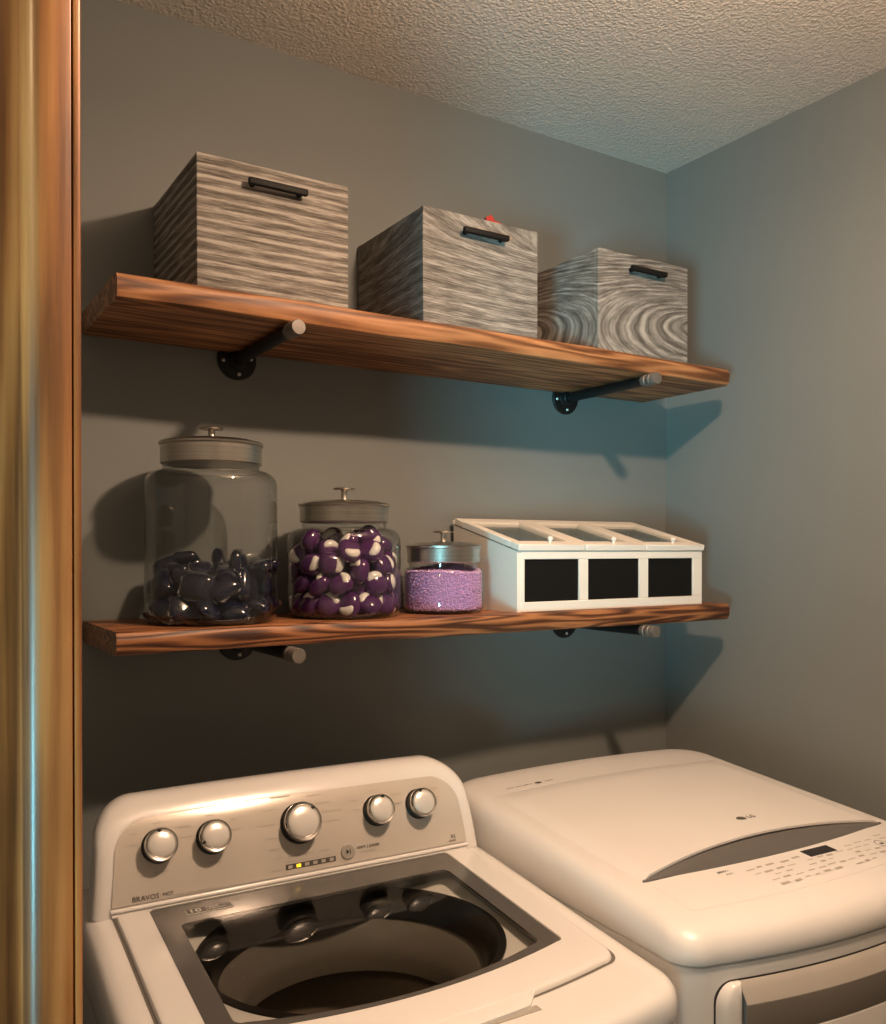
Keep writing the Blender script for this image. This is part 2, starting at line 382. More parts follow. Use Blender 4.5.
# ------------------------------------------------------------------ crates
def crate(x0, y0, mat, label, rz=0, dep=.258, w=.259):
    h = .2085; t = .011
    root = empty('storage_crate', (x0+w/2, y0+dep/2, ZU1), rz); tag(root, label, 'crate', 'weathered grey wood crates')
    X, Y = w/2, dep/2
    box('front_panel', (-X, -Y, 0), (X, -Y+t, h), mat, root, .0012, 1)
    box('back_panel', (-X, Y-t, 0), (X, Y, h), mat, root, .0012, 1)
    for s in (-1, 1):
        a, b = sorted((s*X, s*(X-t)))
        box('side_panel', (a, -Y+t, 0), (b, Y-t, h-.001), mat, root, .001, 1)
    box('bottom_panel', (-X+t, -Y+t, .004), (X-t, Y-t, .012), mat, root)
    hd = empty('handle', (.0, 0, 0)); hd.parent = root; hd.location = (-.001, -Y, .176)
    bm = bmesh.new(); bm_box(bm, (-.050, -.019, -.0052), (.050, -.009, .0052), .0025, 2)
    from_bm('bar', bm, M_HANDLE, hd, 40)
    for s in (-1, 1):
        lathe('post', [(.0001, -.001), (.0048, -.001), (.0048, .012), (.0001, .012)], M_HANDLE, hd, 16, 'y', loc=(s*.040, 0, 0))
    return root
M_C1 = weathered('weathered wood straight', .0, .35, 3, .04, 1.3, 205.0, .22, .006)
M_C2 = weathered('weathered wood arched', .015, .172, 4.6, .5, 4.1, 150.0, .12, .006, -1.0)
M_C3 = weathered('weathered wood ringed', .060, .085, 3.6, .75, 7.7, 400.0, .11, .010)
crate(-1.2865, -.260, M_C1, 'grey wood crate with straight ridged grain, furthest from the room corner', 0)
c2 = crate(-.881, -.262, M_C2, 'middle grey wood crate with red tip over its rim', 0)
crate(-.466, -.262, M_C3, 'grey wood crate with oval ring grain, nearest the room corner', 0)
# red ribbon standing in the middle crate, its tip over the rim
P = [(-.70, -.150, 1.8965), (-.702, -.16, 1.96), (-.704, -.205, 2.05), (-.708, -.212, 2.100), (-.714, -.215, 2.112), (-.702, -.216, 2.118), (-.692, -.214, 2.109), (-.680, -.214, 2.108), (-.668, -.214, 2.103)]
V, F = [], []
for i, p in enumerate(P):
    w = .006 if i > 3 else .004
    V += [(p[0], p[1]-.004, p[2]-w), (p[0], p[1]+.004, p[2]-w*.6), (p[0], p[1]+.004, p[2]+w*.6), (p[0], p[1]-.004, p[2]+w)] if i > 3 else \
         [(p[0]-.005, p[1]-w, p[2]), (p[0]+.005, p[1]-w, p[2]), (p[0]+.005, p[1]+w, p[2]), (p[0]-.005, p[1]+w, p[2])]
for i in range(len(P)-1):
    for k in range(4): F.append((i*4+k, i*4+(k+1) % 4, i*4+4+(k+1) % 4, i*4+4+k))
F += [(3, 2, 1, 0), tuple(len(V)-4+k for k in range(4))]
rb = mk('red_ribbon', [(a+.70, b+.15, c-1.8965) for a, b, c in V], F, M_RED, None, 60, loc=(-.70, -.15, 1.8965))
tag(rb, 'small red ribbon tip poking over the rim of the middle crate', 'ribbon')

# ------------------------------------------------------------------ jars
def jar(x, y, R, zlb, zlt, zk, lr, label):
    z0 = ZL1; h = zlb-z0; H2 = zlt-z0; K = zk-z0
    root = empty('glass_jar', (x, y, z0)); tag(root, label, 'jar', 'glass canisters with metal lids')
    nr = lr-.004; sh = h-.008; rs = min(.03, R-nr+.006)
    prof = [(.0001, .004), (R*.55, .003), (R-.014, .0), (R-.006, .002), (R-.0015, .008), (R, .016)]
    prof += [(R, .016+(sh-.028-.016)*k/6) for k in range(1, 7)]
    for k in range(1, 9):
        a = PI/2*k/8
        prof.append((nr+(R-nr)*math.cos(a)**.8, sh-.028+.026*math.sin(a)))
    prof += [(nr, h-.001), (nr+.0015, h+.004)]
    lathe('glass_body', prof, M_GLASS, root, 64, 'z', 60, caps=False)
    # thick glass foot and rounded lip are solid rings of the same glass
    lathe('glass_base', [(R-.020, .0035), (R-.006, .0045), (R-.004, .010), (R-.010, .0085), (R-.030, .006)], M_GLASS, root, 64, 'z', 60, closed=True)
    lid = lathe('lid', [(lr-.002, h), (lr, h+.002), (lr, H2-.006), (lr+.0025, H2-.004), (lr+.003, H2-.001), (lr+.001, H2+.001), (lr-.006, H2+.002), (lr-.012, H2+.0045), (lr*.5, H2+.007), (.012, H2+.0078), (.0001, H2+.008)], M_LID, root, 64, 'z', 30)
    k0 = H2+.007
    lathe('knob', [(.0075, k0-.001), (.0060, k0+.003), (.0055, K-.006), (.0075, K-.0035), (.0195, K-.003), (.0205, K-.0015), (.0195, K), (.0001, K+.0008)], M_LID, lid, 32, 'z', 30)
    return root
JARS = [(-1.2262, -.142, .1095, 1.6205, 1.6570, 1.684, .0835), (-.980, -.145, .1040, 1.5270, 1.5610, 1.591, .0810), (-.769, -.152, .0800, 1.4530, 1.4860, 1.5140, .0715)]
jar(*JARS[0], 'tallest glass jar, dark navy pods in the bottom')
jar(*JARS[1], 'middle-sized glass jar filled with purple and white pods')
jar(*JARS[2], 'smallest glass jar filled with lilac beads')

# ------------------------------------------------------------------ pods inside the jars (simple settling of spheres)
def settle(n, R, r, zbase, seed, it=700):
    rng = np.random.default_rng(seed)
    ang = rng.uniform(0, 2*PI, n); rad = (R-r)*np.sqrt(rng.uniform(0, 1, n))
    p = np.stack([rad*np.cos(ang), rad*np.sin(ang), r+np.linspace(0, .30*n/70, n)+rng.uniform(0, .01, n)], 1)
    for k in range(it):
        p[:, 2] -= .0016*(1-k/it)+.0001
        for s in range(3):
            d = p[:, None, :]-p[None, :, :]; L = np.sqrt((d**2).sum(2))+1e-9
            ov = np.clip(2*r-L, 0, None); np.fill_diagonal(ov, 0)
            p += (d/L[:, :, None]*ov[:, :, None]).sum(1)*.32
            q = np.sqrt(p[:, 0]**2+p[:, 1]**2); f = np.where(q > R-r, (R-r)/np.maximum(q, 1e-9), 1)
            p[:, 0] *= f; p[:, 1] *= f; p[:, 2] = np.maximum(p[:, 2], r+zbase)
    return p
def pillow(a, b, c, e=.75, nu=20, nv=12):
    V, F = [], []
    sg = lambda v, p: math.copysign(abs(v)**p, v)
    for j in range(nv+1):
        t = -PI/2+PI*j/nv
        for i in range(nu):
            u = 2*PI*i/nu
            V.append((a*sg(math.cos(t), .8)*sg(math.cos(u), e), b*sg(math.cos(t), .8)*sg(math.sin(u), e), c*sg(math.sin(t), .95)))
    for j in range(nv):
        for i in range(nu): F.append((j*nu+i, j*nu+(i+1) % nu, (j+1)*nu+(i+1) % nu, (j+1)*nu+i))
    return V, F
def mesh_of(name, V, F, mat):
    o = mk(name, V, F, mat, None, 70); me = o.data; bpy.data.objects.remove(o); return me
me_purple = mesh_of('pod body', *pillow(.0235, .0210, .0150), M_PURPLE)
# white crescent chamber wrapping one side of the pod
V, F = [], []
n, m = 16, 10
for i in range(n+1):
    a = -1.15+2.3*i/n; w = .0078*math.sqrt(max(0.02, 1-(a/1.16)**2))
    for k in range(m):
        t = 2*PI*k/m
        rr = .0135+w*math.cos(t)
        V.append((rr*math.cos(a), rr*math.sin(a), .0125+(w*.55+.001)*math.sin(t)-.0035*(rr/.02)**2))
for i in range(n):
    for k in range(m): F.append((i*m+k, i*m+(k+1) % m, (i+1)*m+(k+1) % m, (i+1)*m+k))
F += [tuple(range(m)), tuple(n*m+k for k in range(m))]
me_white = mesh_of('pod crescent', V, F, M_WHITEGEL)
me_navy = mesh_of('pod body navy', *pillow(.0265, .0220, .0128, .45), M_NAVY)
# crinkled film skirt around the pod's seam
V, F = [], []
nu = 28; rnd = random.Random(5)
for k, (s, dz) in enumerate(((.92, 0), (1.12, .002), (1.30, .004))):
    for i in range(nu):
        u = 2*PI*i/nu; sg = lambda v: math.copysign(abs(v)**.5, v)
        V.append((.0225*s*sg(math.cos(u)), .0190*s*sg(math.sin(u)), rnd.uniform(-1, 1)*dz))
for k in range(2):
    for i in range(nu): F.append((k*nu+i, k*nu+(i+1) % nu, (k+1)*nu+(i+1) % nu, (k+1)*nu+i))
me_film = mesh_of('pod film', V, F, M_FILM)
def pods(jx, jy, R, n, r, seed, me, child, cname, label, group, flat):
    P = settle(n, R, r, .006, seed); rnd = random.Random(seed)
    for p in P:
        o = bpy.data.objects.new('laundry_pod', me); COL.objects.link(o)
        o.location = (jx+p[0], jy+p[1], ZL1+p[2])
        out = Vector((p[0], p[1], 0)).normalized()*.7+Vector((rnd.gauss(0, .6), rnd.gauss(0, .6), abs(rnd.gauss(0.5, .6))))
        out.normalize()
        o.rotation_euler = (out.to_track_quat('Z', 'Y') @ Matrix.Rotation(rnd.uniform(0, 6.28), 3, 'Z').to_quaternion()).to_euler()
        c = bpy.data.objects.new(cname, child); COL.objects.link(c); c.parent = o
        tag(o, label, 'pod', group)
pods(JARS[0][0], JARS[0][1], .1065, 50, .0205, 11, me_navy, me_film, 'film_skirt', 'dark navy laundry pod in clear film in the tallest jar', 'navy pods in the tallest jar', 1)
pods(JARS[1][0], JARS[1][1], .1005, 78, .0196, 23, me_purple, me_white, 'white_chamber', 'purple laundry pod with white swirl in the middle-sized jar', 'purple pods in the middle-sized jar', 1)

# lilac beads: thousands of tiny grains, one object
def beads():
    rng = random.Random(4); R = .0765; hh = .0835
    t = (1+5**.5)/2
    ico = [Vector(v).normalized() for v in ((-1, t, 0), (1, t, 0), (-1, -t, 0), (1, -t, 0), (0, -1, t), (0, 1, t), (0, -1, -t), (0, 1, -t), (t, 0, -1), (t, 0, 1), (-t, 0, -1), (-t, 0, 1))]
    IF = [(0, 11, 5), (0, 5, 1), (0, 1, 7), (0, 7, 10), (0, 10, 11), (1, 5, 9), (5, 11, 4), (11, 10, 2), (10, 7, 6), (7, 1, 8), (3, 9, 4), (3, 4, 2), (3, 2, 6), (3, 6, 8), (3, 8, 9), (4, 9, 5), (2, 4, 11), (6, 2, 10), (8, 6, 7), (9, 8, 1)]
    V, F = [], []
    def add(x, y, z):
        s = rng.uniform(.0018, .0026); b = len(V); q = rng.uniform(.7, 1.1)
        V.extend([(x+v.x*s, y+v.y*s, z+v.z*s*q) for v in ico]); F.extend([(a+b, c+b, d+b) for a, c, d in IF])
    def top(a, r): return hh + .006*math.sin(a+.6)*r/R + .004*math.sin(2*a)
    z = .0075
    while z < hh+.012:
        for i in range(118):
            a = 2*PI*(i+rng.random()*.9)/118; r = R-rng.uniform(.0022, .0055)
            if z < top(a, r): add(r*math.cos(a), r*math.sin(a), z+rng.uniform(-.0015, .0015))
        z += .0036
    for i in range(1500):
        r = (R-.003)*math.sqrt(rng.random()); a = rng.uniform(0, 6.28); add(r*math.cos(a), r*math.sin(a), top(a, r)-.001+rng.uniform(-.002, .001))
    # packed core so that no light passes between the outer grains
    nb = 48; b = len(V)
    for zz in (.006, 0):
        for i in range(nb):
            a = 2*PI*i/nb; r = R-.006; V.append((r*math.cos(a), r*math.sin(a), zz if zz else top(a, r)-.004))
    for i in range(nb): F.append((b+i, b+(i+1) % nb, b+nb+(i+1) % nb, b+nb+i))
    F.append(tuple(b+nb+i for i in range(nb)))
    o = mk('scent_beads', V, F, M_BEAD, None, None, loc=(JARS[2][0], JARS[2][1], ZL1+.001))
    o['kind'] = 'stuff'; tag(o, 'lilac scent beads filling the smallest glass jar', 'beads')
beads()

# ------------------------------------------------------------------ white chalkboard box with three glass lids
def chalk_box():
    x0, x1, yf, yb = -.6575, -.1400, -.243, -.016
    cx = (x0+x1)/2; z0 = ZL1
    root = empty('organizer_box', (cx, yf, z0)); tag(root, 'long white wooden box with chalkboard fronts and slanted glass lids', 'box')
    X = (x1-x0)/2; D = yb-yf; hf = .1195; hb = .176; t = .010
    ztop = lambda y: hf+(hb-hf)*y/D
    # sides: pentagonal boards
    for s in (-1, 1):
        a, b = s*X, s*(X-t)
        P = [(0, 0), (D, 0), (D, hb), (0, hf)]
        V = [(a, y, z) for y, z in P]+[(b, y, z) for y, z in P]
        mk('side_board', V, [(0, 1, 2, 3), (7, 6, 5, 4)]+[(i, (i+1) % 4, 4+(i+1) % 4, 4+i) for i in range(4)], M_WBOX, root)
    box('back_board', (-X+t, D-t, 0), (X-t, D, hb), M_WBOX, root)
    box('bottom_board', (-X+t, t, 0), (X-t, D-t, .008), M_WBOX, root)
    # front frame with three openings
    px = [(-.6395, -.5005), (-.4765, -.3330), (-.3070, -.1690)]
    px = [(a-cx, b-cx) for a, b in px]; zb, zt = .0195, .1035
    box('front_rail', (-X+t, -.0015, 0), (X-t, .0085, zb), M_WBOX, root, .001, 1)
    box('front_rail', (-X+t, -.0015, zt), (X-t, .0085, hf), M_WBOX, root, .001, 1)
    xs = [-X+t]+[v for p in px for v in p]+[X-t]
    for k in range(4): box('front_stile', (xs[2*k], -.0014, zb), (xs[2*k+1], .0085, zt), M_WBOX, root, .001, 1)
    for a, b in px: box('chalkboard', (a-.002, .003, zb-.002), (b+.002, .0065, zt+.002), M_CHALK, root)
    for k in (1, 2):
        xm = (xs[2*k]+xs[2*k+1])/2
        V = [(xm-.003, .009, .008), (xm-.003, D-t, .008), (xm-.003, D-t, hb-.004), (xm-.003, .009, hf-.001)]; V += [(x+.006, y, z) for x, y, z in V]
        mk('divider', V, [(0, 1, 2, 3), (7, 6, 5, 4)]+[(i, (i+1) % 4, 4+(i+1) % 4, 4+i) for i in range(4)], M_WBOX, root)
    # lids: hinged frames lying on the slope
    sl = math.atan2(hb-hf, D); Ls = math.hypot(D, hb-hf)
    edges = [-X-.002, xs[2]/2+xs[3]/2, xs[4]/2+xs[5]/2, X+.002]
    back_z = .0
    for k in range(3):
        a, b = edges[k]+.0012, edges[k+1]-.0012
        lid = empty('lid', (0, 0, 0)); lid.parent = root; lid.location = (0, -.005, hf+.0005); lid.rotation_euler = (sl, 0, 0)
        T = .013
        fr = [((a, 0, 0), (b, .030, T)), ((a, Ls-.030, 0), (b, Ls+.004, T)), ((a, .030, 0), (a+.021, Ls-.030, T)), ((b-.021, .030, 0), (b, Ls-.030, T))]
        for A, B in fr: box('lid_rail', A, B, M_WBOX, lid, .0012, 1)
        box('pane', (a+.019, .028, .005), (b-.019, Ls-.028, .0075), M_BOXGLASS, lid)
        kn = lathe('knob', [(.0001, 0), (.0035, 0), (.003, .004), (.0055, .007), (.006, .010), (.004, .013), (.0001, .0135)], M_WBOX, lid, 16)
        kn.location = ((a+b)/2+.002, .014, T)
    box('hinge_strip', (-X-.002, D-.004, hb+.0005), (X+.002, D+.002, hb+.010), M_WBOX, root, .001, 1)
chalk_box()

# ------------------------------------------------------------------ appliance outlines
def outline(xh, yb, yf, bow, rf, rb, n=16, ne=20):
    """plan outline (counter-clockwise): straight sides, rounded corners, bowed front"""
    P = []
    def yfr(x): return yf-bow*(1-(x/xh)**2)
    for i in range(ne): # front from left to right
        x = -(xh-rf)+2*(xh-rf)*i/(ne-1); P.append((x, yfr(x)))
    def arc(cx, cy, r, a0, a1, k):
        for i in range(1, k):
            a = a0+(a1-a0)*i/k; P.append((cx+r*math.cos(a), cy+r*math.sin(a)))
    yc = yfr(xh-rf)
    arc(xh-rf, yc+rf, rf, -PI/2, 0, n)
    for i in range(ne): P.append((xh, yc+rf+(yb-rb-yc-rf)*i/(ne-1)))
    arc(xh-rb, yb-rb, rb, 0, PI/2, n)
    for i in range(ne): P.append((xh-rb-2*(xh-rb)*i/(ne-1), yb))
    arc(-xh+rb, yb-rb, rb, PI/2, PI, n)
    for i in range(ne): P.append((-xh, yb-rb+(yc+rf-yb+rb)*i/(ne-1)))
    arc(-xh+rf, yc+rf, rf, PI, 1.5*PI, n)
    return P
ROT = math.radians(-2.1)

# ------------------------------------------------------------------ washer
def washer():
    root = empty('washing_machine', (-1.12, -.30, 0), ROT)
    tag(root, 'white top-loading washer with five round knobs and glass lid', 'washer')
    XH, YB, YFR, BOW = .341, .16, -.498, .028
    def ztop(y): return .945+.08*min(y, 0)
    def zdome(x, y, e):  # top panel height
        return ztop(y)
    o = lambda d, rf=.055, rb=.02: outline(XH-d, YB-d, YFR+d, BOW, max(rf-d*.6, .006), max(rb-d*.6, .004))
    # body
    R = [[(x, y, z) for x, y in o(.002)] for z in (.02, .25, .5, .7, .862)]
    rings('body', R, M_ENAMEL, root, True, False, 40)
    # top panel with an opening under the lid
    seam = .866
    R = [[(x, y, seam-.012) for x, y in o(.006)], [(x, y, seam-.001+.03*(y+.5)*0) for x, y in o(.001)]]
    for d, f in ((0, .12), (0, .5), (.002, .72), (.006, .88), (.012, .96), (.022, 1.0), (.035, 1.0)):
        R.append([(x, y, seam+(ztop(y)-seam)*f) for x, y in o(d)])
    def hole(d): # opening outline
        return outline(.243-d, -.020-d, -.330+d, .030, .03, .03)
    R.append([(x, y, ztop(y)) for x, y in hole(-.004)])
    R.append([(x, y, ztop(y)-.004) for x, y in hole(0)])
    R.append([(x, y, ztop(y)-.022) for x, y in hole(.002)])
    rings('top_panel', R, M_ENAMEL, root, False, False, 40)
    # tub cover plate and tub
    CX, CY = .0, -.180
    def circ(r, z, like):
        out = []
        for x, y in like:
            a = math.atan2(y-CY, x-CX); out.append((CX+r*math.cos(a), CY+r*.92*math.sin(a), z))
        return out
    hp = hole(.004)
    R = [[(x, y, ztop(y)-.020) for x, y in hp], circ(.225, .912, hp), circ(.215, .905, hp)]
    rings('tub_cover', R, M_COVER, root, False, False, 60)
    def ring(name, prof, mat, closed=True):
        return lathe(name, prof, mat, root, 72, 'z', 45, loc=(CX, CY, 0), closed=closed, caps=False)
    ring('tub_gasket', [(.228, .900), (.224, .914), (.214, .915), (.203, .905), (.194, .888), (.190, .876), (.196, .872), (.224, .880)], M_TUBRING).scale = (1, .92, 1)
    ring('balance_ring', [(.200, .876), (.193, .874), (.181, .858), (.168, .838), (.164, .822), (.164, .800), (.172, .795), (.208, .800)], M_BALANCE).scale = (1, .92, 1)
    ring('wash_basket', [(.206, .800), (.200, .78), (.199, .56), (.18, .535), (.0001, .53)], M_TUB, False).scale = (1, .92, 1)
    ring('wash_plate', [(.165, .536), (.16, .56), (.09, .575), (.05, .60), (.035, .64), (.0001, .645)], M_BALANCE, False).scale = (1, .92, 1)
    # lid
    lid = empty('lid', (0, 0, 0)); lid.parent = root
    up = .0075
    zl = lambda y: ztop(y)+up
    lo_ = lambda d: outline(.294-d, -.004-d, -.402+d, .032, .028, .008)
    gl_ = lambda d: outline(.2505-d, -.0105-d, -.3400+d, .034, .010, .006)
    R = [[(x, y, zl(y)-.0090) for x, y in lo_(-.0025)], [(x, y, zl(y)-.0045) for x, y in lo_(-.0018)], [(x, y, zl(y)-.0015) for x, y in lo_(0)], [(x, y, zl(y)-.0003) for x, y in lo_(.003)], [(x, y, zl(y)) for x, y in lo_(.007)],
         [(x, y, zl(y)) for x, y in gl_(-.0008)], [(x, y, zl(y)-.002) for x, y in gl_(-.0002)], [(x, y, zl(y)-.007) for x, y in gl_(0)]]
    rings('lid_frame', R, M_ENAMEL, lid, False, False, 35)
    gap_shade = [[(x, y, ztop(y)+.0005) for x, y in lo_(-.0024)], [(x, y, ztop(y)+.0005) for x, y in lo_(-.0062)]]
    rings('lid_gap_shade', gap_shade, M_BAND, lid)  # flat dark ring on the deck: painted shadow of the gap round the lid
    g1 = gl_(.0002)
    inner = outline(.2195, -.068, -.3280, .036, .012, .012)
    rings('glass_border', [[(x, y, zl(y)-.0016) for x, y in g1], [(x, y, zl(y)-.0016) for x, y in inner], [(x, y, zl(y)-.0050) for x, y in inner]], M_GREYTRIM, lid)
    n = len(inner)
    mk('glass_pane', [(x, y, zl(y)-.0017) for x, y in outline(.220, -.0675, -.3285, .036, .012, .012)], [tuple(range(n))], M_WASHGLASS, lid)
    # finger grip lip at the lid's front edge
    R = []
    for i in range(13):
        x = -.140+.28*i/12; e = min(1, (1-abs(x)/.140)*7); yf = -.402-.032*(1-(x/.294)**2)
        z = ztop(yf); w = .021*e+.0005
        R.append([(x, yf+.004, z+.0068), (x, yf-w*.7, z+.0062-w*.05), (x, yf-w, z+.0030), (x, yf-w, z-.003), (x, yf+.004, z-.003)])
    rings('grip', R, M_ENAMEL2, lid, True, True, 40)
    box('grip_shade', (-.128, -.4585, ztop(-.45)-.001), (.128, -.447, ztop(-.45)+.0004), M_SCOOP, lid)  # shade below the grip lip, put in as a flat grey strip
    # ten year badge on the border
    sl = math.atan(.08)
    bd = box('badge', (-.0345, -.0085, 0), (.0345, .0085, .0010), M_WPRINT, lid, .0004, 1); bd.location = (-.170, -.0400, zl(-.040)-.0015); bd.rotation_euler = (sl, 0, 0)
    box('badge_field', (-.0335, -.0075, .0009), (.0335, .0075, .0012), M_DARK, bd)
    text('lettering', '10', .0145, M_WPRINT, bd, Matrix.Translation((-.031, -.0005, .0013)), wide=1.35)
    text('lettering', 'YEAR', .0062, M_WPRINT, bd, Matrix.Translation((-.006, .0025, .0013)), wide=1.4)
    text('lettering', 'LIMITED PARTS', .0036, M_WPRINT, bd, Matrix.Translation((-.006, -.0032, .0013)), wide=1.2)
    # console
    con = empty('console', (0, 0, 0)); con.parent = root
    Hc = .153
    Fy = lambda h: .15*h+11.8*h**3
    slope = lambda h: .15+35.4*h*h
    cs = lambda h: (math.cos(math.atan(slope(h))), math.sin(math.atan(slope(h))))
    def face(x, h, dep):      # h measured vertically, dep inwards along +y
        return (x, Fy(h)+dep, .945+h)
    def cout(d, hb0=0.0):
        P = []; xb, xt, top, r = .3285-d, .3125-d, Hc-d, .062-d*.5
        k = (xb-xt)/Hc
        xs = lambda h: xb-k*h
        for i in range(16): P.append((-xs(hb0)+2*xs(hb0)*i/15, hb0+d*0))
        for i in range(1, 6): h = hb0+(top-r-hb0)*i/6; P.append((xs(h), h))
        cx = xs(top-r)-r
        for i in range(13): a = PI/2*i/12; P.append((cx+r*math.cos(a), top-r+r*math.sin(a)*(1-.06*math.sin(2*a))))
        for i in range(1, 16): x = cx-2*cx*i/16; P.append((x, top+.002*(1-(x/cx)**2)))
        for i in range(13): a = PI/2+PI/2*i/12; P.append((-cx+r*math.cos(a), top-r+r*math.sin(a)))
        for i in range(5, 0, -1): h = hb0+(top-r-hb0)*i/6; P.append((-xs(h), h))
        return P
    R = []
    for d, dep in ((.030, .0012), (.024, .0004), (.014, 0), (.006, .002), (.002, .007), (0, .016), (0, .035), (.004, .065), (.012, .105), (.022, .118)):
        h0 = .012 if d > .02 and dep < .01 else 0.0
        R.append([face(x, h, dep) if dep < .03 else (x, Fy(h)*max(0, 1-(dep-.03)*8)+dep, .945+h*(1-.3*max(0, dep-.03))) for x, h in cout(d, h0)])
    rings('console_shell', R, M_ENAMEL, con, True, True, 40)
    off = lambda x, h, e: Vector(face(x, h, 0))+Vector((0, -cs(h)[0], cs(h)[1]))*e
    pan = cout(.0265, .0135); n = len(pan)
    # curved panel: rows of the outline at rising heights
    hs = sorted({round(h, 5) for x, h in pan}); 
    def half(h):
        c = [abs(x) for x, hh in pan if abs(hh-h) < 1e-4]; return max(c)
    rows = [(h, half(h)) for h in hs if h < hs[-1]-1e-4]
    V, F = [], []; nx = 25
    for h, w in rows:
        for i in range(nx): V.append(tuple(off(-w+2*w*i/(nx-1), h, .0010)))
    for k in range(len(rows)-1):
        for i in range(nx-1): F.append((k*nx+i, k*nx+i+1, (k+1)*nx+i+1, (k+1)*nx+i))
    mk('control_panel', V, F, M_PANEL, con, 40)
    # rounded strips below the panel
    for (hh, r, xw) in ((.0085, .0036, .302), (.0015, .0030, .300)):
        V, F = [], []
        for i in range(2):
            for k in range(12):
                a = 2*PI*k/12; p = off((-1, 1)[i]*xw, hh, .0005); V.append((p.x, p.y+r*math.cos(a), p.z+r*math.sin(a)))
        for k in range(12): F.append((k, (k+1) % 12, 12+(k+1) % 12, 12+k))
        F += [tuple(range(12)), tuple(range(12, 24))]
        mk('trim_strip', V, F, M_ENAMEL, con, 50)
    def at(x, h, e=.0016):   # panel frame: x right, y up the face, z out
        ct, st = cs(h); p = off(x, h, e)
        return Matrix.Translation(p) @ Matrix(((1, 0, 0, 0), (0, st, -ct, 0), (0, ct, st, 0), (0, 0, 0, 1)))
    # knobs
    KN = [(-.2295, .0245, 95), (-.1485, .0245, 200), (-.0065, .0310, 48), (.1325, .0245, 78), (.2135, .0245, 100)]
    for x, r, ang in KN:
        k = empty('knob', (0, 0, 0)); k.parent = root; k.matrix_parent_inverse = Matrix.Identity(4)
        k.matrix_local = at(x, .0875, .0008)
        lathe('skirt', [(r*1.05, -.0005), (r*1.05, .002), (r*.96, .004), (r*.93, .016), (r*.93, .019)], M_DARK, k, 40)
        lathe('ring', [(r*.93, .015), (r*1.0, .017), (r*1.0, .022), (r*.95, .0245), (r*.86, .0240), (r*.82, .0220)], M_CHROME, k, 40, smooth=25)
        lathe('cap', [(r*.83, .0205), (r*.80, .0235), (r*.70, .0252), (r*.3, .0262), (.0001, .0264)], M_KNOBFACE, k, 40, smooth=50)
        a = math.radians(ang)
        lathe('pointer', [(.0001, .0262), (.0026, .0258), (.0030, .0225), (.0001, .0225)], M_DARK, k, 14, loc=(r*.85*math.cos(a), r*.85*math.sin(a), 0))
    # printed marks round the knobs: short illegible lines
    V, F = [], []
    def dash(x, h, w, t=.0008):
        t *= .75
        b = len(V)
        for dx, dh in ((0, -t), (w, -t), (w, t), (0, t)): V.append(tuple(off(x+dx, h+dh, .0017)))
        F.append((b, b+1, b+2, b+3))
    hk = .0875
    rnd = random.Random(3)
    for x, r, ang in KN:
        big = r > .03
        if big:
            for s, hs in ((1, (.036, .024, .010, -.004)), (-1, (.040, .024, .004, -.016, -.032))):
                for h in hs:
                    g = math.sqrt(max(0, (r+.010)**2-h*h)) if abs(h) < r+.01 else .004
                    w = rnd.uniform(.020, .036); dash(x+g if s > 0 else x-g-w, hk+h, w)
            for i in range(4): dash(x-.050+.026*i, hk-.046, .018, .0009)
        else:
            for s in (-1, 1):
                for h in (.020, .006):
                    g = r+.006; w = rnd.uniform(.009, .016); dash(x+g if s > 0 else x-g-w, hk+h, w, .0009)
            dash(x-.006, hk+.030, .012, .0006); dash(x-.010, hk-.035, .022, .0009)
    for x in (-.022, 0, .02, .04): dash(x-.012, .0335, .014, .0007)
    dash(-.060, .0235, .019, .0009); dash(.094, .0285, .028, .0006)
    dash(-.215, .0165, .075, .0005)
    mk('dial_markings', V, F, M_PRINT2, con)['kind'] = 'stuff'
    # indicator strip with a lit lamp
    st_ = empty('indicator_strip', (0, 0, 0)); st_.parent = root; st_.matrix_local = at(.007, .0255, .0008)
    box('strip_plate', (-.043, -.0042, 0), (.043, .0042, .0006), M_PRINT, st_, .0002, 1)
    for i in range(6):
        x = -.0355+.0142*i
        box('lamp', (x-.0036, -.0024, .0005), (x+.0036, .0024, .0012), M_LED if i == 1 else M_PRINT2, st_)
    bt = lathe('start_button', [(.0125, 0), (.0125, .002), (.0112, .0032), (.0001, .0036)], M_SCOOP, con, 32, loc=None)
    bt.matrix_local = at(.072, .0330, .0008)
    mk('start_symbol', [(-.004, -.004, .0040), (.001, 0, .0040), (-.004, .004, .0040), (.002, -.004, .0039), (.0035, -.004, .0039), (.0035, .004, .0039), (.002, .004, .0039)], [(0, 1, 2), (3, 4, 5, 6)], M_DARK, bt)
    text('lettering', 'start | pause', .0082, M_PRINT, con, at(.089, .0365))
    text('lettering', 'BRAVOS', .0105, M_PRINT, con, at(-.272, .0200), wide=1.0)
    text('lettering', 'MCT', .0070, M_PRINT, con, at(-.228, .0200), wide=1.1)
    text('lettering', 'XL', .0085, M_PRINT, con, at(.268, .0260), wide=1.2)
    text('lettering', 'capacity', .0045, M_PRINT, con, at(.264, .0195))
    # feet
    for sx in (-1, 1):
        for y in (-.42, .10): lathe('foot', [(.018, 0), (.018, .012), (.012, .014), (.012, .024), (.0001, .024)], M_DARK, root, 20, loc=(sx*.27, y, 0))
washer()

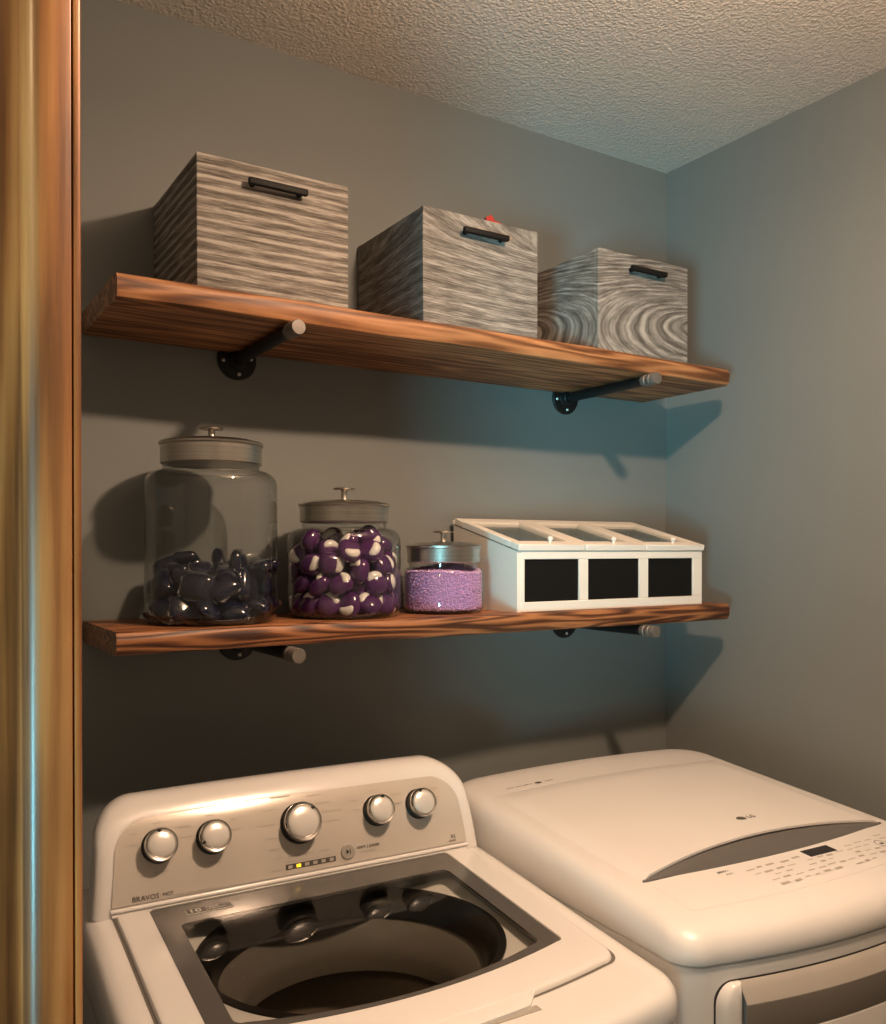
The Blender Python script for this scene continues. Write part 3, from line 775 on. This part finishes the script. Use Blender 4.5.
# ------------------------------------------------------------------ dryer
def dryer():
    root = empty('clothes_dryer', (-.42, -.20, 0), ROT)
    tag(root, 'white dryer with flat keypad top and grey curved scoop', 'dryer')
    XH, YB, YFR, BOW = .345, .095, -.600, .052
    o = lambda d, rf=.045, rb=.075: outline(XH-d*.62, YB-d, YFR+d, BOW*max(.2, 1-d*2.5), max(rf-d*.1, .02) if d < .2 else .012, max(rb-d*.1, .03) if d < .2 else .012)
    def ztop(x, y):
        z = .984+.085*(y+.445) if y > -.445 else .984+.10*(y+.445)
        if y > 0: z -= .5*y*y*2.4
        return z-.011*(x/.345)**2
    seam = .9125
    R = [[(x, y, z) for x, y in o(.0025)] for z in (.02, .3, .6, .85, .900, .9075)]
    R.append([(x, y, .9095) for x, y in o(.006)])
    rings('cabinet', R, M_ENAMEL, root, True, True, 40)
    R = [[(x, y, seam-.002) for x, y in o(.004)], [(x, y, seam-.0005) for x, y in o(.0008)]]
    for d, f in ((0, .04), (0, .30), (.002, .50), (.006, .66), (.012, .79), (.021, .885), (.033, .955), (.048, .988), (.065, 1), (.09, 1), (.13, 1), (.18, 1), (.23, 1), (.28, 1)):
        R.append([(x, y, seam+(ztop(x, y)-seam)*f) for x, y in o(d)])
    rings('top_cover', R, M_ENAMEL2, root, True, True, 50)
    W = .292
    arc = lambda x: -.463+.033*(1-(x/W)**2)
    chord = lambda x: -.463-.030*(1-(x/W)**2)
    us = lin(-W, W, 33)
    def lidf(u, v):
        y = arc(u)+(-.062-arc(u))*v
        e = min(1, (1-abs(u)/W)*14)*min(1, (1-v)*9); f = max(0, min(1, e))
        lift = .0065+.0035*(1-v)*(1-(u/W)**2)
        lift *= (f*(2-f))
        return (u, y, ztop(u, y)+.0003+lift)
    grid('top_lid', lidf, us, lin(0, 1, 17), M_ENAMEL2, root, skirt=.004, smooth=40)
    def lens(u, v):
        y = chord(u)+(arc(u)-chord(u)+.001)*v
        return (u, y, ztop(u, y)+.0030-.0010*math.sin(PI*v))
    grid('scoop', lens, lin(-W+.002, W-.002, 41), lin(0, 1, 7), M_LENS, root, skirt=.004, smooth=60)
    def pan(u, v):
        yb = chord(u)-.0008; yf = -.545-.045*(1-(u/.345)**2)
        y = yb+(yf-yb)*v; ee = .0026*min(1, (1-v)*4)*min(1, (1-abs(u)/.286)*5)
        d = max(0, -y-.55)
        # follow the rounded top cover near its front edge
        return (u, y, surf(u, y)+.0002+ee)
    # height of the rounded cover at (x, y): find inset distance from the front edge
    FR = ((0, .04), (.0, .30), (.002, .50), (.006, .66), (.012, .79), (.021, .885), (.033, .955), (.048, .988), (.065, 1))
    def surf(x, y):
        d = y-(YFR-BOW*(1-(x/XH)**2)); f = 1.0
        for (d0, f0), (d1, f1) in zip(FR[1:], FR[2:]):
            if d0 <= d <= d1: f = f0+(f1-f0)*(d-d0)/(d1-d0)
        return seam+(ztop(x, y)-seam)*f
    cp = grid('control_panel', pan, lin(-.285, .285, 33), lin(0, 1, 9), M_ENAMEL2, root, skirt=.003, smooth=40)
    def onp(x, y, e=.0032): return (x, y, surf(x, y)+e)
    # display
    def patch(name, x0, x1, y0, y1, mat, e=.0034, skew=0.0):
        P = [onp(x0, y0, e), onp(x1, y0+skew, e), onp(x1, y1+skew, e), onp(x0, y1, e)]
        V = P+[(a, b, c-.0006) for a, b, c in P]
        return mk(name, V, [(0, 1, 2, 3)]+[(i, (i+1) % 4, 4+(i+1) % 4, 4+i) for i in range(4)], mat, root)
    patch('display', .016, .082, -.524, -.502, M_DISPLAY)
    # keypad: printed marks in rows
    V, F = [], []
    rnd = random.Random(6)
    def mark(x, y, w, t):
        b = len(V); V.extend([onp(x, y-t), onp(x+w, y-t), onp(x+w, y+t), onp(x, y+t)]); F.append((b, b+1, b+2, b+3))
    for r_ in range(5):
        y = -.512-.0135*r_
        x = -.125+.004*r_
        while x < .190:
            w = rnd.uniform(.010, .020)
            if not (r_ == 0 and -.012 < x < .095):
                if rnd.random() < .85: mark(x, y-.004*(1-(x/.3)**2)+rnd.uniform(-.002, .002), w, rnd.choice((.0010, .0014, .0024)))
            x += w+rnd.uniform(.006, .014)
    for k in range(3): mark(.205, -.505-.012*k, .02, .0011)
    mk('keypad_markings', V, F, M_PRINT2, root)['kind'] = 'stuff'
    # dial symbol
    n = 28; V = []; cx, cy = .188, -.532
    for rr in (.0105, .0120):
        for i in range(n): a = 2*PI*i/n; V.append(onp(cx+rr*math.cos(a), cy+rr*math.sin(a)))
    mk('start_ring', V, [(i, (i+1) % n, n+(i+1) % n, n+i) for i in range(n)], M_PRINT, root)
    patch('start_mark', .185, .192, -.535, -.530, M_PRINT)
    sl = math.atan(.09)
    Rm = lambda x, y, e: Matrix.Translation((x, y, surf(x, y)+e)) @ Matrix.Rotation(sl, 4, 'X')
    text('lettering', 'SENSOR DRY', .0078, M_PRINT, root, Rm(-.172, -.500, .0033))
    text('lettering', 'STEAM', .0050, M_PRINT2, root, Rm(-.164, -.510, .0033))
    # round logo and letters on the lid
    lx, ly = .026, -.372
    zl = lidf(lx, (ly))[2] if False else ztop(lx, ly)+.0100
    V = [(lx, ly, zl)]+[(lx+.0105*math.cos(2*PI*i/24), ly+.0085*math.sin(2*PI*i/24), zl-.0002+.0009*math.sin(2*PI*i/24)) for i in range(24)]
    mk('logo_disc', V, [(0, 1+i, 1+(i+1) % 24) for i in range(24)], M_PRINT, root)
    text('lettering', 'LG', .0150, M_PRINT, root, Matrix.Translation((lx+.015, ly, zl)) @ Matrix.Rotation(sl, 4, 'X'))
    V, F = [], []
    bxy = -.042
    for (x, w, t) in ((-.255, .018, .0008), (-.234, .016, .0008), (-.215, .014, .0011), (-.198, .005, .0011), (-.160, .018, .0010)):
        b = len(V)
        for dx, dy in ((0, -t), (w, -t), (w, t), (0, t)): V.append((x+dx, bxy+dy, ztop(x+dx, bxy+dy)+.0008))
        F.append((b, b+1, b+2, b+3))
    b = len(V)
    for i in range(16): a = 2*PI*i/16; V.append((-.178+.008*math.cos(a), bxy+.005*math.sin(a), ztop(-.178, bxy)+.0009))
    F.append(tuple(range(b, b+16)))
    mk('back_markings', V, F, M_PRINT, root)
    # door on the bowed front
    yfr = lambda x: YFR+.0025-BOW*(1-(x/XH)**2)
    ZT = .8860
    def dpt(x, z, e): return (x, yfr(x)-e, z)
    door = empty('door', (0, 0, 0)); door.parent = root
    # outline of the door, rounded upper corners
    def dout(d):
        P = []; xw = .296-d; zt = ZT-d; zb = .22+d; r = .028
        for i in range(25): P.append((-xw+2*xw*i/24, zb))
        for i in range(1, 12): P.append((xw, zb+(zt-r-zb)*i/12))
        for i in range(9): a = PI/2*i/8; P.append((xw-r+r*math.cos(a), zt-r+r*math.sin(a)))
        for i in range(1, 24): P.append((xw-r-2*(xw-r)*i/24, zt))
        for i in range(9): a = PI/2+PI/2*i/8; P.append((-xw+r+r*math.cos(a), zt-r+r*math.sin(a)))
        for i in range(11, 0, -1): P.append((-xw, zb+(zt-r-zb)*i/12))
        return P
    rings('door_gasket', [[dpt(x, z, -.002) for x, z in dout(-.0018)], [dpt(x, z, .0008) for x, z in dout(-.0018)], [dpt(x, z, .0008) for x, z in dout(.0003)]], M_DARK, door)
    # white frame: left and right pillars and the lower panel
    for s in (-1, 1):
        R = []
        for z in lin(.22, ZT-.034, 6)+[ZT-.034+.034*math.sin(PI/2*i/12) for i in range(1, 13)]:
            top = max(0, (z-(ZT-.034))/.034); a = math.sqrt(max(0, 1-top*top))
            xo = .296-.024*(1-a); xi = .262
            wid = max(.002, xo-xi)
            ring_ = []
            for k in range(9):
                u = 1-2*k/8; x = (xo+xi)/2+wid/2*u; e = .004+.0125*(1-abs(u)**5)*(.35+.65*a)
                ring_.append(dpt(s*x, z, e))
            ring_ += [dpt(s*(xi), z, -.002), dpt(s*xo, z, -.002)]
            R.append(ring_)
        rings('door_pillar', R, M_ENAMEL, door, True, True, 50)
    xs = lin(-.2625, .2625, 33)
    def strip(name, prof, mat):
        V = [dpt(x, z, e) for z, e in prof for x in xs]; n = len(xs); F = []
        for k in range(len(prof)-1):
            for i in range(n-1): F.append((k*n+i, k*n+i+1, (k+1)*n+i+1, (k+1)*n+i))
        return mk(name, V, F, mat, door, 30)
    strip('door_scoop', [(ZT, 0), (ZT-.001, .002), (ZT-.010, .008), (ZT-.020, .014), (ZT-.0270, .0175), (ZT-.0275, .016)], M_SCOOP)
    strip('handle_band', [(ZT-.0270, .0165), (ZT-.0275, .0180), (ZT-.0285, .0185), (ZT-.073, .0175), (ZT-.075, .016)], M_BAND)
    strip('door_panel', [(ZT-.0745, .0155), (ZT-.0755, .0175), (ZT-.078, .0180), (.40, .0190), (.235, .017), (.225, .010), (.222, .0)], M_ENAMEL)
    for sx in (-1, 1):
        for y in (-.52, .03): lathe('foot', [(.018, 0), (.018, .012), (.012, .014), (.012, .024), (.0001, .024)], M_DARK, root, 20, loc=(sx*.27, y, 0))
dryer()
